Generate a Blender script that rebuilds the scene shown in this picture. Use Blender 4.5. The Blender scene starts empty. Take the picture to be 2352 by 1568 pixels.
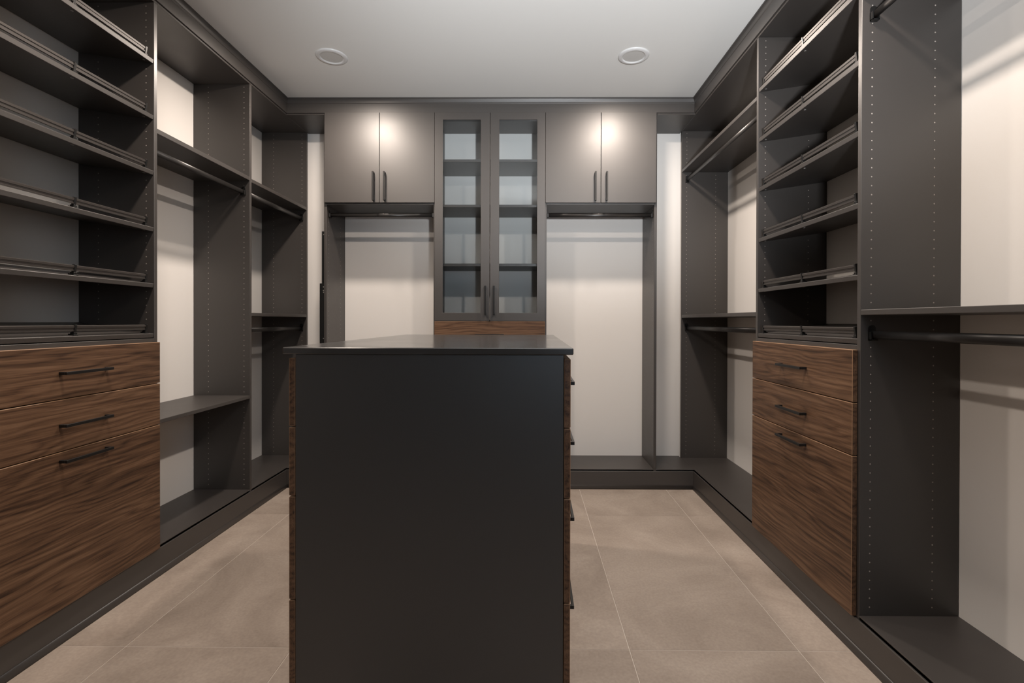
import bpy, bmesh, math, random
from mathutils import Vector, Matrix

random.seed(4)
SC = bpy.context.scene
COL = SC.collection
PI = math.pi

# ------------------------------------------------------------------ camera
F, CX, CY = 1120.954, 1202.434, 742.353
PITCH, YAW, ROLL, CAM_H = 0.00421, -0.00726, 0.00227, 1.18805


def camera():
    a, b, c = PITCH, YAW, ROLL
    ry = Matrix(((math.cos(b), 0, -math.sin(b)), (0, 1, 0), (math.sin(b), 0, math.cos(b))))
    rx = Matrix(((1, 0, 0), (0, math.cos(a), -math.sin(a)), (0, math.sin(a), math.cos(a))))
    rz = Matrix(((math.cos(c), -math.sin(c), 0), (math.sin(c), math.cos(c), 0), (0, 0, 1)))
    r = rz @ rx @ ry                       # rows: right, down, forward in (X, -Z, Y)
    w = lambda v: Vector((v[0], v[2], -v[1]))
    right, down, fwd = w(r[0]), w(r[1]), w(r[2])
    m = Matrix((right, -down, -fwd)).transposed().to_4x4()
    m.translation = (0, 0, CAM_H)
    cam = bpy.data.cameras.new('camera')
    cam.sensor_width = 36
    cam.lens = F * 36 / 2352
    cam.shift_x = -(CX - 1176) / 2352
    cam.shift_y = (CY - 784) / 2352
    cam.clip_start = 0.05
    o = bpy.data.objects.new('camera', cam)
    o.matrix_world = m
    COL.objects.link(o)
    SC.camera = o


camera()

# ------------------------------------------------------------------ light and exposure
SC.view_settings.view_transform = 'Standard'
SC.view_settings.look = 'None'
SC.view_settings.gamma = 1
SC.view_settings.use_curve_mapping = False
SC.view_settings.exposure = 0.0
SC.cycles.use_denoising = True
SC.cycles.max_bounces = 10
SC.cycles.diffuse_bounces = 6
SC.cycles.caustics_reflective = False
SC.cycles.caustics_refractive = False

WORLD_COL, WORLD_STR = (0.70, 0.84, 1.0), 4.8
world = bpy.data.worlds.new('world')
SC.world = world
world.use_nodes = True
world.node_tree.nodes['Background'].inputs['Color'].default_value = (*WORLD_COL, 1)
world.node_tree.nodes['Background'].inputs['Strength'].default_value = WORLD_STR

LAMP_COL = (1.0, 0.86, 0.745)
LAMP_POS = [(-1.172, 2.917), (0.630, 2.913), (-1.172, 1.48), (0.630, 1.48)]
LAMP_W = 24.5
LAMP_OBJ = []
Z_CEIL = 2.768
for i, (lx, ly) in enumerate(LAMP_POS):
    ld = bpy.data.lights.new('downlight_lamp', 'AREA')
    ld.shape = 'DISK'
    ld.size = 0.125
    ld.energy = LAMP_W
    ld.color = LAMP_COL
    lo = bpy.data.objects.new('downlight_lamp', ld)
    lo.location = (lx, ly, Z_CEIL - 0.016)
    COL.objects.link(lo)
    LAMP_OBJ.append(lo)

# the photographer's flash, bounced off the ceiling behind and to the right of the camera
fl = bpy.data.lights.new('bounce_flash', 'SPOT')
fl.energy = 430.0
fl.color = (0.95, 0.975, 1.0)
fl.spot_size = math.radians(80)
fl.spot_blend = 0.9
fl.shadow_soft_size = 0.06
flo = bpy.data.objects.new('bounce_flash', fl)
flo.location = (0.40, -0.10, 1.35)
flo.rotation_euler = (Vector((0.42, 1.85, Z_CEIL)) - flo.location).to_track_quat('-Z', 'Y').to_euler()
COL.objects.link(flo)

# ------------------------------------------------------------------ main dimensions (metres, camera over the origin)
XL, XR = -1.7196, 1.1891           # front planes of the left and right runs
XLW, XRW = -2.0725, 1.5440         # side walls
YB, YBW = 3.4709, 3.8247           # front plane of the back run, back wall
YF = -1.60                         # wall behind the camera
TH = 0.019                         # board thickness
Z_DECK = 0.139                     # top of the bottom shelves
Z_TOP = 2.653                      # underside of the top boards
Y1L, Y2L, Y3L, Y0L = 2.2390, 3.0163, 3.7945, 1.4610
YR0, YR1, YR2, YRM = 1.7490, 2.5274, 3.7675, 0.9710


# ------------------------------------------------------------------ materials
def new_mat(name):
    m = bpy.data.materials.new(name)
    m.use_nodes = True
    nt = m.node_tree
    return m, nt, nt.nodes['Principled BSDF']


def add_node(nt, kind, **kw):
    n = nt.nodes.new(kind)
    for k, v in kw.items():
        setattr(n, k, v)
    return n


def plain(name, col, rough, metallic=0.0, spec=0.5):
    m, nt, b = new_mat(name)
    b.inputs['Base Color'].default_value = (*col, 1)
    b.inputs['Roughness'].default_value = rough
    b.inputs['Metallic'].default_value = metallic
    b.inputs['Specular IOR Level'].default_value = spec
    return m, nt, b


def ramp(nt, stops):
    r = add_node(nt, 'ShaderNodeValToRGB')
    e = r.color_ramp.elements
    while len(e) < len(stops):
        e.new(0.5)
    for el, (p, c) in zip(e, stops):
        el.position = p
        el.color = (*c, 1) if len(c) == 3 else c
    return r


def object_coords(nt, scale, jitter=True):
    tc = add_node(nt, 'ShaderNodeTexCoord')
    mp = add_node(nt, 'ShaderNodeMapping')
    mp.inputs['Scale'].default_value = scale
    if jitter:
        oi = add_node(nt, 'ShaderNodeObjectInfo')
        mu = add_node(nt, 'ShaderNodeMath', operation='MULTIPLY')
        mu.inputs[1].default_value = 37.0
        ad = add_node(nt, 'ShaderNodeVectorMath', operation='ADD')
        nt.links.new(oi.outputs['Random'], mu.inputs[0])
        nt.links.new(tc.outputs['Object'], ad.inputs[0])
        nt.links.new(mu.outputs[0], ad.inputs[1])
        nt.links.new(ad.outputs[0], mp.inputs['Vector'])
    else:
        nt.links.new(tc.outputs['Object'], mp.inputs['Vector'])
    return mp.outputs['Vector']


def laminate(name, col, rough, bump=0.02, spec=0.8):
    m, nt, b = plain(name, col, rough, spec=spec)
    v = object_coords(nt, (1, 1, 1))
    n = add_node(nt, 'ShaderNodeTexNoise')
    n.inputs['Scale'].default_value = 3.0
    n.inputs['Detail'].default_value = 4
    n.inputs['Distortion'].default_value = 1.2
    nt.links.new(v, n.inputs['Vector'])
    mr = add_node(nt, 'ShaderNodeMapRange')
    mr.inputs['To Min'].default_value = rough - 0.04
    mr.inputs['To Max'].default_value = rough + 0.05
    nt.links.new(n.outputs['Fac'], mr.inputs['Value'])
    nt.links.new(mr.outputs[0], b.inputs['Roughness'])
    f = add_node(nt, 'ShaderNodeTexNoise')
    f.inputs['Scale'].default_value = 900
    nt.links.new(v, f.inputs['Vector'])
    bp = add_node(nt, 'ShaderNodeBump')
    bp.inputs['Strength'].default_value = bump
    bp.inputs['Distance'].default_value = 0.001
    nt.links.new(f.outputs['Fac'], bp.inputs['Height'])
    nt.links.new(bp.outputs[0], b.inputs['Normal'])
    return m


def walnut(name, axis):
    """Walnut veneer with the grain along one axis of the object."""
    m, nt, b = plain(name, (0.08, 0.04, 0.02), 0.48, spec=0.35)
    tc = add_node(nt, 'ShaderNodeTexCoord')
    oi = add_node(nt, 'ShaderNodeObjectInfo')
    mu = add_node(nt, 'ShaderNodeMath', operation='MULTIPLY')
    mu.inputs[1].default_value = 23.0
    ad = add_node(nt, 'ShaderNodeVectorMath', operation='ADD')
    nt.links.new(oi.outputs['Random'], mu.inputs[0])
    nt.links.new(tc.outputs['Object'], ad.inputs[0])
    nt.links.new(mu.outputs[0], ad.inputs[1])

    def mapped(along, across):
        mp = add_node(nt, 'ShaderNodeMapping')
        s = [across] * 3
        s['XYZ'.index(axis)] = along
        mp.inputs['Scale'].default_value = s
        nt.links.new(ad.outputs[0], mp.inputs['Vector'])
        return mp.outputs[0]
    # slow warp that bends the figure into arches
    w = add_node(nt, 'ShaderNodeTexNoise')
    w.inputs['Scale'].default_value = 1.0
    w.inputs['Detail'].default_value = 2.0
    nt.links.new(mapped(2.6, 6.0), w.inputs['Vector'])
    n1 = add_node(nt, 'ShaderNodeTexNoise')
    n1.inputs['Scale'].default_value = 1.0
    n1.inputs['Detail'].default_value = 5.0
    n1.inputs['Roughness'].default_value = 0.62
    n1.inputs['Distortion'].default_value = 0.35
    va = add_node(nt, 'ShaderNodeVectorMath', operation='MULTIPLY_ADD')
    va.inputs[1].default_value = (2.2, 2.2, 2.2)
    nt.links.new(w.outputs['Color'], va.inputs[0])
    nt.links.new(mapped(2.3, 58.0), va.inputs[2])
    nt.links.new(va.outputs[0], n1.inputs['Vector'])
    n2 = add_node(nt, 'ShaderNodeTexNoise')
    n2.inputs['Scale'].default_value = 1.0
    n2.inputs['Detail'].default_value = 3.0
    nt.links.new(mapped(6.0, 260.0), n2.inputs['Vector'])
    n3 = add_node(nt, 'ShaderNodeTexNoise')
    n3.inputs['Scale'].default_value = 1.0
    n3.inputs['Detail'].default_value = 1.0
    nt.links.new(mapped(1.0, 4.0), n3.inputs['Vector'])
    wv = add_node(nt, 'ShaderNodeTexWave', wave_type='BANDS', bands_direction='Z', wave_profile='SIN')
    wv.inputs['Scale'].default_value = 13.0
    wv.inputs['Distortion'].default_value = 34.0
    wv.inputs['Detail'].default_value = 3.0
    wv.inputs['Detail Scale'].default_value = 0.42
    wv.inputs['Detail Roughness'].default_value = 0.55
    nt.links.new(mapped(0.16, 1.0), wv.inputs['Vector'])

    def madd(src, k, add=None):
        n = add_node(nt, 'ShaderNodeMath', operation='MULTIPLY_ADD')
        n.inputs[1].default_value = k
        nt.links.new(src, n.inputs[0])
        if add is None:
            n.inputs[2].default_value = 0.0
        else:
            nt.links.new(add, n.inputs[2])
        return n.outputs[0]
    pw = add_node(nt, 'ShaderNodeMath', operation='POWER')
    pw.inputs[1].default_value = 0.55
    nt.links.new(wv.outputs['Fac'], pw.inputs[0])
    acc = madd(n3.outputs['Fac'], 0.16)
    acc = madd(n1.outputs['Fac'], 0.46, acc)
    acc = madd(n2.outputs['Fac'], 0.30, acc)
    acc = madd(pw.outputs[0], 0.12, acc)
    mix = acc.node
    r = ramp(nt, [(0.36, (0.026, 0.0125, 0.0070)), (0.46, (0.066, 0.034, 0.0185)), (0.54, (0.104, 0.055, 0.0300)),
                  (0.61, (0.138, 0.076, 0.0425)), (0.72, (0.185, 0.108, 0.0630))])
    nt.links.new(mix.outputs[0], r.inputs['Fac'])
    nt.links.new(r.outputs['Color'], b.inputs['Base Color'])
    bp = add_node(nt, 'ShaderNodeBump')
    bp.inputs['Strength'].default_value = 0.12
    bp.inputs['Distance'].default_value = 0.001
    nt.links.new(mix.outputs[0], bp.inputs['Height'])
    nt.links.new(bp.outputs[0], b.inputs['Normal'])
    return m


def tile_mat():
    m, nt, b = plain('porcelain_tile', (0.3, 0.25, 0.21), 0.5, spec=0.4)
    v = object_coords(nt, (1, 1, 1))
    big = add_node(nt, 'ShaderNodeTexNoise')
    big.inputs['Scale'].default_value = 1.8
    big.inputs['Detail'].default_value = 7
    big.inputs['Roughness'].default_value = 0.6
    big.inputs['Distortion'].default_value = 1.4
    nt.links.new(v, big.inputs['Vector'])
    r = ramp(nt, [(0.30, (0.285, 0.232, 0.192)), (0.50, (0.36, 0.298, 0.250)), (0.70, (0.43, 0.362, 0.308))])
    nt.links.new(big.outputs['Fac'], r.inputs['Fac'])
    fine = add_node(nt, 'ShaderNodeTexNoise')
    fine.inputs['Scale'].default_value = 95
    fine.inputs['Detail'].default_value = 4
    nt.links.new(v, fine.inputs['Vector'])
    fr = ramp(nt, [(0.3, (0.90, 0.90, 0.90)), (0.7, (1.06, 1.06, 1.06))])
    nt.links.new(fine.outputs['Fac'], fr.inputs['Fac'])
    mx = add_node(nt, 'ShaderNodeMix', data_type='RGBA', blend_type='MULTIPLY')
    mx.inputs[0].default_value = 1.0
    nt.links.new(r.outputs['Color'], mx.inputs[6])
    nt.links.new(fr.outputs['Color'], mx.inputs[7])
    nt.links.new(mx.outputs[2], b.inputs['Base Color'])
    return m


def paint(name, col, rough=0.75):
    m, nt, b = plain(name, col, rough, spec=0.25)
    v = object_coords(nt, (1, 1, 1), False)
    n = add_node(nt, 'ShaderNodeTexNoise')
    n.inputs['Scale'].default_value = 160
    nt.links.new(v, n.inputs['Vector'])
    bp = add_node(nt, 'ShaderNodeBump')
    bp.inputs['Strength'].default_value = 0.05
    bp.inputs['Distance'].default_value = 0.002
    nt.links.new(n.outputs['Fac'], bp.inputs['Height'])
    nt.links.new(bp.outputs[0], b.inputs['Normal'])
    return m


def glass_mat():
    m = bpy.data.materials.new('clear_glass')
    m.use_nodes = True
    nt = m.node_tree
    nt.nodes.clear()
    out = add_node(nt, 'ShaderNodeOutputMaterial')
    mx = add_node(nt, 'ShaderNodeMixShader')
    tr = add_node(nt, 'ShaderNodeBsdfTransparent')
    tr.inputs['Color'].default_value = (0.955, 0.972, 0.980, 1)
    gl = add_node(nt, 'ShaderNodeBsdfGlossy')
    gl.inputs['Roughness'].default_value = 0.02
    fr = add_node(nt, 'ShaderNodeFresnel')
    fr.inputs['IOR'].default_value = 1.5
    nt.links.new(fr.outputs[0], mx.inputs['Fac'])
    nt.links.new(tr.outputs[0], mx.inputs[1])
    nt.links.new(gl.outputs[0], mx.inputs[2])
    nt.links.new(mx.outputs[0], out.inputs['Surface'])
    return m


M = {}
M['board'] = laminate('graphite_laminate', (0.042, 0.0370, 0.0343), 0.44)
M['top'] = laminate('graphite_worktop', (0.036, 0.0355, 0.0355), 0.17, 0.004, 0.8)
M['island'] = laminate('graphite_island_laminate', (0.026, 0.0262, 0.0268), 0.40)
M['walnut_y'] = walnut('walnut_grain_y', 'Y')
M['walnut_x'] = walnut('walnut_grain_x', 'X')
M['edge'], _, _ = plain('walnut_edge_band', (0.27, 0.155, 0.085), 0.5)
M['black'], _, _ = plain('black_metal', (0.012, 0.012, 0.012), 0.38, 0.3)
M['bronze'], _, _ = plain('dark_metal_rod', (0.028, 0.026, 0.025), 0.34, 0.4)
M['rail'], _, _ = plain('bronze_fence_rail', (0.060, 0.053, 0.049), 0.44, 0.3)
M['steel'], _, _ = plain('zinc_fitting', (0.42, 0.40, 0.38), 0.4, 0.8)
M['hole'], _, _ = plain('bored_hole', (0.33, 0.295, 0.265), 0.6)
M['core'], _, _ = plain('raw_board_core', (0.42, 0.33, 0.24), 0.8)
M['wall'] = paint('white_wall_paint', (0.80, 0.775, 0.745))
M['ceil'] = paint('white_ceiling_paint', (0.80, 0.80, 0.785))
M['white'], _, _ = plain('white_plastic', (0.70, 0.70, 0.70), 0.3)
M['diffuser'], _, _ = plain('frosted_diffuser', (0.58, 0.575, 0.56), 0.5)
M['tile'] = tile_mat()
M['grout'], _, _ = plain('light_grout', (0.62, 0.56, 0.50), 0.9)
M['casing'], _, _ = plain('white_casing_paint', (0.8, 0.8, 0.79), 0.4)
M['glass'] = glass_mat()

# ------------------------------------------------------------------ builders
WPOS = {}          # object -> origin in the frame its meshes are described in


def B(x0, x1, y0, y1, z0, z1):
    """A box as eight corners and six faces."""
    x0, x1 = sorted((x0, x1)); y0, y1 = sorted((y0, y1)); z0, z1 = sorted((z0, z1))
    v = [(x, y, z) for x in (x0, x1) for y in (y0, y1) for z in (z0, z1)]
    f = [(0, 1, 3, 2), (4, 6, 7, 5), (0, 4, 5, 1), (2, 3, 7, 6), (0, 2, 6, 4), (1, 5, 7, 3)]
    return v, f


def prism(profile, axis, a0, a1):
    """Extrude a 2-D outline along an axis; the outline gives the two other coordinates in order."""
    n = len(profile)
    k = 'XYZ'.index(axis)
    v = []
    for a in (a0, a1):
        for p in profile:
            q = list(p)
            q.insert(k, a)
            v.append(tuple(q))
    f = [tuple(range(n)), tuple(range(2 * n - 1, n - 1, -1))]
    f += [(i, i + n, (i + 1) % n + n, (i + 1) % n) for i in range(n)]
    return v, f


def tube(p0, p1, r, seg=12, flat=None):
    p0, p1 = Vector(p0), Vector(p1)
    d = (p1 - p0).normalized()
    u = d.cross(Vector((0, 0, 1)))
    if u.length < 1e-4:
        u = Vector((1, 0, 0))
    u.normalize()
    w = u.cross(d)
    ru, rw = (r, r) if flat is None else (r, flat)
    v = []
    for p in (p0, p1):
        for i in range(seg):
            a = 2 * PI * i / seg
            v.append(tuple(p + u * ru * math.cos(a) + w * rw * math.sin(a)))
    f = [tuple(range(seg)), tuple(range(2 * seg - 1, seg - 1, -1))]
    f += [(i, i + seg, (i + 1) % seg + seg, (i + 1) % seg) for i in range(seg)]
    return v, f


def make_mesh(name, shapes, mat, bevel=0.0, origin=None, smooth=False):
    vs, fs = [], []
    for v, f in shapes:
        o = len(vs)
        vs += v
        fs += [tuple(i + o for i in q) for q in f]
    lo = Vector([min(v[i] for v in vs) for i in range(3)])
    hi = Vector([max(v[i] for v in vs) for i in range(3)])
    c = (lo + hi) / 2 if origin is None else Vector(origin)
    bm = bmesh.new()
    bv = [bm.verts.new(Vector(v) - c) for v in vs]
    for q in fs:
        try:
            bm.faces.new([bv[i] for i in q])
        except ValueError:
            pass
    bmesh.ops.recalc_face_normals(bm, faces=bm.faces[:])
    if bevel:
        ed = [e for e in bm.edges if len(e.link_faces) == 2 and e.calc_face_angle(0) > 0.5]
        bmesh.ops.bevel(bm, geom=ed, offset=bevel, segments=1, affect='EDGES', clamp_overlap=True)
    me = bpy.data.meshes.new(name)
    bm.to_mesh(me)
    bm.free()
    if smooth:
        for p in me.polygons:
            p.use_smooth = len(p.vertices) == 4
    for m in (mat if isinstance(mat, (list, tuple)) else [mat]):
        me.materials.append(m)
    return me, c


def edge_band(o):
    """Lighter edge banding on the top edge and the rounded arrises of a drawer front."""
    o.data.materials.append(M['edge'])
    for p in o.data.polygons:
        n = p.normal
        if n.z > 0.95 or max(abs(n.x), abs(n.y), abs(n.z)) < 0.95:
            p.material_index = 1


def part(name, shapes, mat, parent=None, bevel=0.001, kind=None, label=None, smooth=False):
    if isinstance(shapes, tuple):
        shapes = [shapes]
    me, c = make_mesh(name, shapes, mat, bevel, smooth=smooth)
    o = bpy.data.objects.new(name, me)
    COL.objects.link(o)
    WPOS[o] = c
    if parent is not None:
        o.parent = parent
        o.location = c - WPOS[parent]
    else:
        o.location = c
    if kind:
        o['kind'] = kind
    if label:
        o['label'] = label
    return o


def thing(name, label, category, loc, group=None, rot=0.0, local=False):
    o = bpy.data.objects.new(name, None)
    o.empty_display_size = 0.1
    COL.objects.link(o)
    o.location = loc
    o.rotation_euler = (0, 0, rot)
    WPOS[o] = Vector((0, 0, 0)) if local else Vector(loc)
    o['label'] = label
    o['category'] = category
    if group:
        o['group'] = group
    return o


def structure(o):
    o['kind'] = 'structure'
    return o


def handle(parent, axis, c, out, length=0.203):
    """Square U-shaped bar pull. axis: direction of the bar; c: centre on the front; out: unit vector away from it."""
    c, out = Vector(c), Vector(out)
    ax = Vector((axis == 'X', axis == 'Y', axis == 'Z'))
    side = out.cross(ax)
    t, pr = 0.0042, 0.030
    sh = []

    def blk(a0, a1, o0, o1, hw):
        p = [c + ax * a + out * q + side * s for a in (a0, a1) for q in (o0, o1) for s in (-hw, hw)]
        lo = [min(v[i] for v in p) for i in range(3)]
        hi = [max(v[i] for v in p) for i in range(3)]
        sh.append(B(lo[0], hi[0], lo[1], hi[1], lo[2], hi[2]))
    h = length / 2
    blk(-h, h, pr - 2 * t, pr, 0.0055)
    blk(-h, -h + 0.011, 0.0, pr - 2 * t, 0.0055)
    blk(h - 0.011, h, 0.0, pr - 2 * t, 0.0055)
    return part('handle', sh, M['black'], parent, 0.0006, label='black square bar pull handle')


def rod(parent, axis, a0, a1, u, z):
    """Oval closet rod between two panels with an end cup at each. u: the other horizontal coordinate."""
    if axis == 'Y':
        P = lambda a: (u, a, z)
    else:
        P = lambda a: (a, u, z)
    r = part('rod', tube(P(a0 + 0.004), P(a1 - 0.004), 0.0075, 16, 0.0150), M['bronze'], parent, 0, smooth=True)
    for a, s in ((a0, 1), (a1, -1)):
        sh = []
        if axis == 'Y':
            sh.append(B(u - 0.0125, u + 0.0125, a + 0.0006 * s, a + 0.004 * s, z - 0.020, z + 0.022))
            sh.append(B(u - 0.0125, u - 0.0085, a + 0.0006 * s, a + 0.016 * s, z - 0.020, z + 0.010))
            sh.append(B(u + 0.0085, u + 0.0125, a + 0.0006 * s, a + 0.016 * s, z - 0.020, z + 0.010))
            sh.append(B(u - 0.0125, u + 0.0125, a + 0.0006 * s, a + 0.016 * s, z - 0.021, z - 0.0165))
        else:
            sh.append(B(a + 0.0006 * s, a + 0.004 * s, u - 0.0125, u + 0.0125, z - 0.020, z + 0.022))
            sh.append(B(a + 0.0006 * s, a + 0.016 * s, u - 0.0125, u - 0.0085, z - 0.020, z + 0.010))
            sh.append(B(a + 0.0006 * s, a + 0.016 * s, u + 0.0085, u + 0.0125, z - 0.020, z + 0.010))
            sh.append(B(a + 0.0006 * s, a + 0.016 * s, u - 0.0125, u + 0.0125, z - 0.021, z - 0.0165))
        sh.append(tube(P(a + 0.0006 * s), P(a + 0.0045 * s), 0.0125, 14))
        v, f = sh[-1]
        sh[-1] = ([(x, y, zz + 0.022) for x, y, zz in v], f)
        part('rod_bracket', sh, M['black'], r, 0)
    return r


def holes(parent, axis, face, sign, cols, z0, z1, name='pin_holes'):
    """Rows of 5 mm shelf-pin holes, 32 mm apart, on one face of a panel. axis: normal of that face."""
    sh = []
    k0, k1 = math.ceil((z0 - 0.0096) / 0.032), math.floor((z1 - 0.0096) / 0.032)
    for c in cols:
        for k in range(k0, k1 + 1):
            z = 0.0096 + 0.032 * k
            v = []
            for off, rr in ((0.0, 0.0027), (0.0004, 0.0023)):
                for i in range(6):
                    a = PI / 3 * i
                    p, q = c + rr * math.cos(a), z + rr * math.sin(a)
                    g = face + sign * off
                    v.append((p, g, q) if axis == 'Y' else (g, p, q))
            f = [tuple(range(6, 12))] + [(i, (i + 1) % 6, (i + 1) % 6 + 6, i + 6) for i in range(6)]
            sh.append((v, f))
    return part(name, sh, M['hole'], parent, 0, kind='stuff')


def side_panel(root, x0, x1, y0, y1, z0=0.0, z1=Z_TOP, near=True, far=True, zh0=0.15, cols=None, axis='Y'):
    p = part('side_panel', B(x0, x1, y0, y1, z0, z1), M['board'], root, 0.0012)
    if axis == 'Y':
        if near:
            holes(p, 'Y', y0, -1, cols, zh0, z1 - 0.005)
        if far:
            holes(p, 'Y', y1, 1, cols, zh0, z1 - 0.005)
    else:
        if near:
            holes(p, 'X', x0, -1, cols, zh0, z1 - 0.005)
        if far:
            holes(p, 'X', x1, 1, cols, zh0, z1 - 0.005)
    return p


# ------------------------------------------------------------------ the room
def build_room():
    # floor: grout bed with every tile its own piece
    fl = part('floor', B(XLW - 0.1, XRW + 0.1, YF - 0.1, YBW + 0.1, -0.05, -0.0012), M['grout'], None, 0)
    structure(fl)
    T, TL, J = 0.6116, 1.2212, 0.0028
    tx, ty = 0.37379, 1.76444
    cache = {}
    for i in range(-4, 3):
        for j in range(-3, 2):
            x0, x1 = max(tx + i * T, XLW), min(tx + (i + 1) * T, XRW)
            y0, y1 = max(ty + j * TL, YF), min(ty + (j + 1) * TL, YBW)
            if x1 - x0 < 0.03 or y1 - y0 < 0.03:
                continue
            key = (round(x1 - x0, 4), round(y1 - y0, 4))
            if key in cache:
                o = bpy.data.objects.new('tile', cache[key])
                COL.objects.link(o)
                c = Vector(((x0 + x1) / 2, (y0 + y1) / 2, -0.004))
                o.parent = fl
                o.location = c - WPOS[fl]
            else:
                o = part('tile', B(x0 + J / 2, x1 - J / 2, y0 + J / 2, y1 - J / 2, -0.008, 0.0), M['tile'], fl, 0.0005)
                cache[key] = o.data
    structure(part('ceiling', B(XLW - 0.1, XRW + 0.1, YF - 0.1, YBW + 0.1, Z_CEIL, Z_CEIL + 0.1), M['ceil'], None, 0))
    structure(part('wall_right', B(XRW, XRW + 0.1, YF, YBW, -0.01, Z_CEIL), M['wall'], None, 0))
    structure(part('wall_back', B(XLW - 0.1, XRW + 0.1, YBW, YBW + 0.1, -0.01, Z_CEIL), M['wall'], None, 0))
    wx0, wx1, wz0, wz1 = 0.20, 1.30, 1.10, 2.35      # unseen window added behind the camera, to its right, for fill daylight
    structure(part('wall_front', [B(XLW - 0.1, wx0, YF - 0.1, YF, -0.01, Z_CEIL), B(wx1, XRW + 0.1, YF - 0.1, YF, -0.01, Z_CEIL),
                                  B(wx0, wx1, YF - 0.1, YF, -0.01, wz0), B(wx0, wx1, YF - 0.1, YF, wz1, Z_CEIL)], M['board'], None, 0))  # dark cladding added on this unseen wall to dim the island front
    fr = 0.05
    w = structure(part('fill_window_1', [B(wx0, wx0 + fr, YF - 0.08, YF + 0.01, wz0, wz1), B(wx1 - fr, wx1, YF - 0.08, YF + 0.01, wz0, wz1),
                                    B(wx0 + fr, wx1 - fr, YF - 0.08, YF + 0.01, wz0, wz0 + fr),
                                    B(wx0 + fr, wx1 - fr, YF - 0.08, YF + 0.01, wz1 - fr, wz1)], M['casing'], None, 0.002))
    part('fill_window_pane', B(wx0 + fr - 0.005, wx1 - fr + 0.005, YF - 0.05, YF - 0.044, wz0 + fr - 0.005, wz1 - fr + 0.005), M['glass'], w, 0)
    structure(part('wall_left', B(XLW - 0.1, XLW, YF, YBW, -0.01, Z_CEIL), M['wall'], None, 0))
    # baseboards with a quarter-round shoe, and the crown with its frieze
    bt, zb = 0.0075, 0.1262

    def quarter(r, h):
        return [(0, 0)] + [(r * math.cos(a), h * math.sin(a)) for a in [i * PI / 12 for i in range(7)]]
    q = quarter(0.0085, 0.030)
    bl = structure(part('baseboard_left', B(XL, XL + bt, Y0L, YB, 0, zb), M['board'], None, 0.0012))
    part('shoe_moulding', prism([(XL + bt + u, v) for u, v in q], 'Y', Y0L, YB - bt), M['board'], bl, 0, smooth=True)
    br = structure(part('baseboard_right', B(XR - bt, XR, YRM, YB, 0, zb), M['board'], None, 0.0012))
    part('shoe_moulding', prism([(XR - bt - u, v) for u, v in q], 'Y', YRM, YB - bt), M['board'], br, 0, smooth=True)
    bb = structure(part('baseboard_back', B(XL + bt, XR - bt, YB - bt, YB, 0, zb), M['board'], None, 0.0012))
    part('shoe_moulding', prism([(YB - bt - u, v) for u, v in q], 'X', XL + bt, XR - bt), M['board'], bb, 0, smooth=True)
    # crown profile: outwards offset from the cabinet front, height
    zc = Z_CEIL - 0.0005
    pr = [(-0.010, 2.664), (0.009, 2.664), (0.0095, 2.729), (0.0125, 2.7315), (0.0130, 2.738), (0.0160, 2.748),
          (0.0205, 2.757), (0.0240, 2.760), (0.0240, zc), (-0.010, zc)]
    structure(part('trim_1', prism([(XL + u, v) for u, v in pr], 'Y', Y0L, YB + 0.009), M['board'], None, 0.0006))
    structure(part('trim_2', prism([(XR - u, v) for u, v in pr], 'Y', YRM, YB + 0.009), M['board'], None, 0.0006))
    structure(part('trim_3', prism([(YB - u, v) for u, v in pr], 'X', XL + 0.0095, XR - 0.0095), M['board'], None, 0.0006))


build_room()


def deck_x(xa, xf, s, y0, y1):
    """Bottom shelf of a side run: a thin nosing over a recessed edge."""
    return prism([(xa, Z_DECK), (xf, Z_DECK), (xf, Z_DECK - 0.0045), (xf - s * 0.020, Z_DECK - 0.0045),
                  (xf - s * 0.020, Z_DECK - TH), (xa, Z_DECK - TH)], 'Y', y0, y1)


def deck_y(x0, x1, yw):
    return prism([(yw, Z_DECK), (YB, Z_DECK), (YB, Z_DECK - 0.0045), (YB + 0.020, Z_DECK - 0.0045),
                  (YB + 0.020, Z_DECK - TH), (yw, Z_DECK - TH)], 'X', x0, x1)


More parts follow.
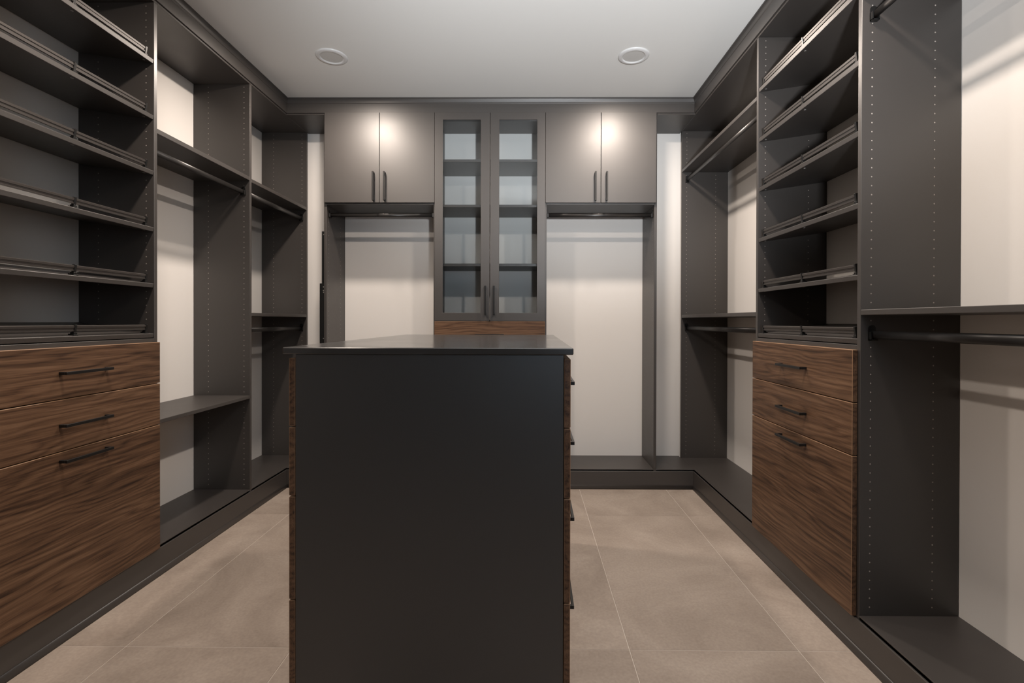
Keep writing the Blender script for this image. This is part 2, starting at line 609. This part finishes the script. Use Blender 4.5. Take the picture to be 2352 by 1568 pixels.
# ------------------------------------------------------------------ shoe cabinets (drawers below, slanted shelves above)
def shoe_cabinet(side, y0, y1, label):
    s = 1 if side == 'left' else -1           # direction from wall to room
    xf, xw = (XL, XLW) if side == 'left' else (XR, XRW)
    g = 0.0015
    root = thing('shoe_cabinet', label, 'cabinet', ((xf + xw) / 2, (y0 + y1) / 2, 0), 'shoe cabinets with walnut drawers')
    cols = (xf - s * 0.037, xf - s * 0.259)
    inner0, inner1 = y0 + TH, y1
    side_panel(root, xw + s * g, xf, y0, y0 + TH, cols=cols)
    side_panel(root, xw + s * g, xf, y1, y1 + TH, cols=cols)
    part('top_panel', B(xw + s * g, xf, y0, y1 + TH, Z_TOP + 0.0002, Z_TOP + TH), M['board'], root)
    part('bottom_panel', deck_x(xw + s * g, xf, s, inner0, inner1), M['board'], root, 0.0006)
    part('counter_board', B(xw + s * g, xf, inner0, inner1, 1.0865, 1.1055), M['board'], root)
    # drawers: walnut fronts lapping half of each side panel
    yd0, yd1 = y0 + 0.0112, y1 + 0.0085
    ymid = (inner0 + inner1) / 2
    xo = xf + s * 0.0205
    for z0, z1, hz in ((0.9010, 1.0885, 0.9945), (0.7100, 0.8970, 0.8030), (0.132, 0.7060, 0.6730)):
        d = part('drawer', B(xf + s * 0.0015, xo, yd0, yd1, z0, z1), M['walnut_y'], root, 0.0014, label='walnut drawer front')
        edge_band(d)
        part('drawer_box', B(xf - s * 0.30, xf + s * 0.001, inner0 + 0.013, inner1 - 0.013, z0 + 0.02, z0 + min(0.15, (z1 - z0) - 0.035)), M['core'], d, 0.001)
        handle(d, 'Y', (xo, ymid, hz), (s, 0, 0))
    # slanted shelves with a fence rail on three posts
    rise, depth = 0.052, abs(xf - xw) - 0.006
    a = math.atan2(rise, depth)
    ca, sa = math.cos(a), math.sin(a)

    def fr(u, y, w, z0):                     # depth from the front edge, along, height over the board
        return (xf - s * (0.001 + u * ca - w * sa), y, z0 + u * sa + w * ca)

    def slab(u0, u1, ya, yb, w0, w1, z0):
        v, f = B(u0, u1, ya, yb, w0, w1)
        return [fr(*p, z0) for p in v], f
    for z0 in (2.388, 2.131, 1.876, 1.616, 1.358, 1.1275):
        sh = part('shoe_shelf', slab(0, depth / ca - 0.002, inner0 + 0.0006, inner1 - 0.0006, -TH, 0, z0), M['board'], root, 0.0012)
        uf = 0.021
        yp = (inner0 + 0.030, ymid, inner1 - 0.030)
        # extruded rail with two grooves in its face
        pf = [(0.0, 0.0155), (0.0, 0.0205), (0.0022, 0.0212), (0.0022, 0.0282), (0.0, 0.0290), (0.0, 0.0370), (0.0030, 0.0385),
              (0.0085, 0.0385), (0.0085, 0.0155)]
        for ya, yb in ((yp[0] + 0.004, yp[1] - 0.004), (yp[1] + 0.004, yp[2] - 0.004)):
            v, f = prism([(u + uf - 0.005, w) for u, w in pf], 'Y', ya, yb)
            part('fence_rail', ([fr(p[0], p[1], p[2], z0) for p in v], f), M['rail'], sh, 0)
        for y in yp:
            part('fence_post', [slab(uf - 0.007, uf + 0.005, y - 0.0045, y + 0.0045, 0.003, 0.0415, z0),
                                slab(uf - 0.012, uf + 0.012, y - 0.010, y + 0.010, 0.0, 0.0045, z0),
                                slab(uf - 0.009, uf + 0.007, y - 0.007, y + 0.007, 0.0045, 0.011, z0)], M['black'], sh, 0.0008,
                 label='black fence post')
        for y in (yp[0], ymid, yp[2]):
            v, f = tube((uf, y, -TH - 0.0015), (uf, y, -TH + 0.0005), 0.0050, 10)
            part('screw_head', ([fr(p[0], p[1], p[2], z0) for p in v], f), M['steel'], sh, 0)
    return root


shoe_cabinet('left', Y0L, Y1L, 'tall graphite shoe cabinet on the left wall, slanted shelves above three walnut drawers')
shoe_cabinet('right', YR0, YR1, 'tall graphite shoe cabinet on the right wall, slanted shelves above three walnut drawers')


# ------------------------------------------------------------------ open hanging bays of the side runs
def hanging_bay(side, y0, y1, label, shelves, rods, own):
    """y0, y1: clear inside faces. own: positions (near face) of the panels that belong to this bay."""
    s = 1 if side == 'left' else -1
    xf, xw = (XL, XLW) if side == 'left' else (XR, XRW)
    g = 0.0015
    root = thing('hanging_bay', label, 'closet bay', ((xf + xw) / 2, (y0 + y1) / 2, 0), 'open hanging bays along the side walls')
    cols = (xf - s * 0.037, xf - s * 0.259)
    for yp in own:
        side_panel(root, xw + s * g, xf, yp, yp + TH, cols=cols)
    ta, tb = min([y0 + 0.0002] + own), max([y1 - 0.0002] + [p + TH for p in own])
    part('top_panel', B(xw + s * g, xf, ta + 0.0005, tb - 0.0005, Z_TOP + 0.0002, Z_TOP + TH), M['board'], root)
    part('bottom_shelf', deck_x(xw + s * g, xf, s, y0 + 0.0007, y1 - 0.0007), M['board'], root, 0.0006)
    for z0, z1 in shelves:
        part('shelf', B(xw + s * g, xf, y0 + 0.0007, y1 - 0.0007, z0, z1), M['board'], root, 0.0012)
    for z in rods:
        rod(root, 'Y', y0, y1, xf - s * 0.039, z)
    return root


hanging_bay('left', Y1L + TH, Y2L, 'open closet bay beside the left shoe cabinet, one high rod and a low shelf',
            [(2.056, 2.079), (0.705, 0.724)], [1.983], [Y2L])
hanging_bay('left', Y2L + TH, Y3L, 'open double rod closet bay in the far left corner',
            [(2.050, 2.072), (1.217, 1.237)], [1.985, 1.131], [Y3L])
hanging_bay('right', YR1 + TH, YR2, 'wide double rod closet bay in the far right corner',
            [(2.336, 2.357), (1.218, 1.239)], [2.276, 1.141], [YR2])
hanging_bay('right', YRM + TH, YR0, 'nearest double rod closet bay at the right edge of the photo',
            [(2.336, 2.357), (1.213, 1.232)], [2.275, 1.143], [YRM])

# ------------------------------------------------------------------ back run
XP = (-1.4485, -0.6665, 0.1185, 0.9005)       # left faces of its four upright panels
ZD0, ZD1 = 2.0265, 2.6635                      # cabinet doors


def back_wardrobe(x0, x1, own, corner, label):
    """Upper two-door cabinet over a hanging space. x0, x1: clear inside faces."""
    root = thing('wall_wardrobe', label, 'wardrobe', ((x0 + x1) / 2, (YB + YBW) / 2, 0), 'two-door wardrobes on the back wall')
    yw = YBW - 0.0015
    for xp in own:
        side_panel(root, xp, xp + TH, YB, yw, cols=(YB + 0.037, YB + 0.259), axis='X')
    part('bottom_shelf', deck_y(x0 + 0.0005, x1 - 0.0005, yw), M['board'], root, 0.0006)
    part('cabinet_floor', B(x0 + 0.0005, x1 - 0.0005, YB, yw, 2.0145, 2.0335), M['board'], root)
    xa, xb = min([x0] + own), max([x1] + [p + TH for p in own])
    part('top_panel', B(xa + 0.0005, xb - 0.0005, YB, yw, Z_TOP + 0.0002, Z_TOP + TH), M['board'], root)
    part('cabinet_shelf', B(x0 + 0.0005, x1 - 0.0005, YB + 0.02, yw, 2.33, 2.349), M['board'], root)
    c0, c1 = corner                            # boards that close the room corner at top and bottom
    part('corner_base_board', deck_y(c0, c1, yw), M['board'], root, 0.0006)
    part('corner_top_board', B(c0, c1, YB, yw, Z_TOP + 0.0002, Z_TOP + TH), M['board'], root)
    xm = (x0 + x1) / 2
    for a, b, hx in ((x0 - 0.0085, xm - 0.0015, xm - 0.0395), (xm + 0.0015, x1 + 0.0085, xm + 0.0395)):
        d = part('door', B(a, b, YB - 0.0205, YB - 0.0015, ZD0, ZD1), M['board'], root, 0.0012)
        handle(d, 'Z', (hx, YB - 0.0205, 2.138), (0, -1, 0))
    rod(root, 'X', x0, x1, YB + 0.039, 1.951)
    return root


back_wardrobe(XP[0] + TH, XP[1], [XP[0]], (XL + 0.0005, XP[0] - 0.0005),
              'graphite two-door wardrobe left of the glass cabinet, hanging rod beneath')
back_wardrobe(XP[2] + TH, XP[3], [XP[3]], (XP[3] + TH + 0.0005, XR - 0.0005),
              'graphite two-door wardrobe right of the glass cabinet, hanging rod beneath')


def display_cabinet():
    x0, x1 = XP[1] + TH, XP[2]
    yw = YBW - 0.0015
    root = thing('display_cabinet', 'tall graphite cabinet with two glass doors above walnut drawers, back wall', 'cabinet',
                 ((x0 + x1) / 2, (YB + YBW) / 2, 0))
    for xp in (XP[1], XP[2]):
        side_panel(root, xp, xp + TH, YB, yw, cols=(YB + 0.037, YB + 0.259), axis='X')
    part('top_panel', B(XP[1] + 0.0005, XP[2] + TH - 0.0005, YB, yw, Z_TOP + 0.0002, Z_TOP + TH), M['board'], root)
    part('bottom_panel', deck_y(x0 + 0.0005, x1 - 0.0005, yw), M['board'], root, 0.0006)
    part('counter_board', B(x0 + 0.0005, x1 - 0.0005, YB, yw, 1.178, 1.197), M['board'], root)
    for z in (2.3215, 1.9990, 1.5795):
        part('shelf', B(x0 + 0.0005, x1 - 0.0005, YB + 0.008, yw, z, z + TH), M['board'], root, 0.0012)
    xm = (x0 + x1) / 2
    y0, y1 = YB - 0.0205, YB - 0.0015
    for a, b, hx, (ga, gb) in ((x0 - 0.0085, xm - 0.0015, xm - 0.0305, (0.058, 0.0635)),
                               (xm + 0.0015, x1 + 0.0085, xm + 0.0305, (0.0635, 0.058))):
        zb, zt = 1.1895, ZD1
        fa, fb = a + ga, b - gb
        zo0, zo1 = zb + 0.0575, zt - 0.0520
        v, f = [], []
        rings = [(a, b, zb, zt), (fa, fb, zo0, zo1)]
        for y in (y0, y1):
            for (p, q, r, t) in rings:
                v += [(p, y, r), (q, y, r), (q, y, t), (p, y, t)]
        for k in range(4):
            n = (k + 1) % 4
            f += [(k, n, 4 + n, 4 + k), (8 + k, 12 + k, 12 + n, 8 + n), (k, 8 + k, 8 + n, n), (4 + k, 4 + n, 12 + n, 12 + k)]
        d = part('glass_door', (v, f), M['board'], root, 0.0012)
        part('glass_pane', B(fa - 0.006, fb + 0.006, y1 - 0.007, y1 - 0.003, zo0 - 0.006, zo1 + 0.006), M['glass'], d, 0,
             label='clear glass pane')
        handle(d, 'Z', (hx, y0, 1.336), (0, -1, 0))
    for z0, z1 in ((0.9980, 1.1865), (0.8070, 0.9955), (0.6160, 0.8045), (0.132, 0.6135)):
        d = part('drawer', B(x0 - 0.0085, x1 + 0.0085, y0, y1, z0, z1), M['walnut_x'], root, 0.0014, label='walnut drawer front')
        edge_band(d)
        part('drawer_box', B(x0 + 0.013, x1 - 0.013, YB - 0.001, YB + 0.30, z0 + 0.02, z0 + 0.15), M['core'], d, 0.001)
        handle(d, 'X', (xm, y0, (z0 + z1) / 2 if z1 - z0 < 0.25 else z1 - 0.034), (0, -1, 0))
    return root


display_cabinet()


# ------------------------------------------------------------------ the island
def island():
    root = thing('island_cabinet', 'dark graphite closet island with drawers, standing in the middle of the floor', 'island',
                 (-0.2715, 1.335, 0), None, -0.0125, True)
    L = 1.315                                   # all in the island's own frame, front centre at the origin
    xa, xb = -0.3690, 0.3720
    part('worktop', B(-0.4030, 0.3985, 0.0, L, 1.0965, 1.1150), M['top'], root, 0.0022)
    part('end_panel', B(xa, xb, 0.006, 0.025, 0.0, 1.0960), M['island'], root, 0.0012)
    part('end_panel', B(xa, xb, L - 0.025, L - 0.006, 0.0, 1.0960), M['island'], root, 0.0012)
    part('divider_panel', B(xa + 0.001, xb - 0.001, L / 2 - 0.0095, L / 2 + 0.0095, 0.12, 1.0960), M['board'], root)
    part('bottom_panel', B(xa + 0.001, xb - 0.001, 0.025, L - 0.025, 0.10, 0.119), M['board'], root)
    part('plinth', [B(xa + 0.004, xa + 0.022, 0.025, L - 0.025, 0, 0.10), B(xb - 0.022, xb - 0.004, 0.025, L - 0.025, 0, 0.10)],
         M['board'], root)
    part('top_rail', [B(xa + 0.001, xa + 0.08, 0.025, L - 0.025, 1.078, 1.096), B(xb - 0.08, xb - 0.001, 0.025, L - 0.025, 1.078, 1.096)],
         M['board'], root)
    for s, xe in ((-1, xa), (1, xb)):
        xi, xo = xe + s * 0.002, xe + s * 0.0195
        for y0, y1 in ((0.008, L / 2 - 0.0015), (L / 2 + 0.0015, L - 0.008)):
            for z0, z1, hz in ((0.8965, 1.0845, 0.990), (0.7030, 0.8930, 0.798), (0.4150, 0.6995, 0.555), (0.128, 0.4115, 0.272)):
                d = part('drawer', B(xi, xo, y0, y1, z0, z1), M['walnut_y'], root, 0.0014, label='walnut drawer front')
                edge_band(d)
                bx = sorted((xi, xi - s * 0.32))
                part('drawer_box', B(bx[0], bx[1], y0 + 0.03, y1 - 0.03, z0 + 0.02, z0 + 0.14), M['core'], d, 0.001)
                handle(d, 'Y', (xo, (y0 + y1) / 2, hz), (s, 0, 0))
    return root


island()


# ------------------------------------------------------------------ ceiling lights
def ceiling_light(x, y, lamp, label):
    root = thing('ceiling_light', label, 'ceiling light', (x, y, Z_CEIL), 'round recessed ceiling lights')
    seg = 48

    def lathe(prof):
        v, f = [], []
        n = len(prof)
        for i in range(seg):
            a = 2 * PI * i / seg
            v += [(x + r * math.cos(a), y + r * math.sin(a), Z_CEIL - d) for r, d in prof]
        for i in range(seg):
            k = (i + 1) % seg
            for j in range(n - 1):
                f.append((i * n + j, i * n + j + 1, k * n + j + 1, k * n + j))
        return v, f
    part('trim_ring', lathe([(0.0915, 0.0), (0.0910, 0.004), (0.0875, 0.0075), (0.0700, 0.0095), (0.0670, 0.0085), (0.0650, 0.004), (0.0640, 0.003)]),
         M['white'], root, 0, smooth=True)
    part('diffuser', lathe([(0.0660, 0.0030), (0.0500, 0.0036), (0.0200, 0.0040), (0.0005, 0.0041)]), M['diffuser'], root, 0, smooth=True)
    lamp.parent = root
    lamp.location = (0, 0, -0.012)
    return root


ceiling_light(*LAMP_POS[0], LAMP_OBJ[0], 'round white recessed downlight in the ceiling above the left aisle')
ceiling_light(*LAMP_POS[1], LAMP_OBJ[1], 'round white recessed downlight in the ceiling above the right aisle')


# ------------------------------------------------------------------ folded black rail on the side of the left wardrobe
def rail():
    root = thing('pull_out_rail', 'black metal slide rail upright on the side of the left back wardrobe', 'rail',
                 (XP[0] - 0.015, 3.56, 0.7))
    x1 = XP[0] - 0.0005
    a = part('upper_rail', B(x1 - 0.028, x1, 3.500, 3.530, 0.72, 1.831), M['black'], root, 0.001)
    b = part('lower_rail', B(x1 - 0.034, x1, 3.478, 3.4995, 0.70, 1.456), M['black'], root, 0.001)
    for p, y, z, dx in ((a, 3.500, 1.808, 0.013), (b, 3.478, 1.430, 0.006), (b, 3.478, 1.405, 0.006), (b, 3.478, 1.392, 0.005), (b, 3.478, 1.062, 0.006)):
        part('screw_head', tube((x1 - dx, y - 0.002, z), (x1 - dx, y + 0.001, z), 0.0042, 10), M['steel'], p, 0)


rail()

bpy.context.view_layer.update()
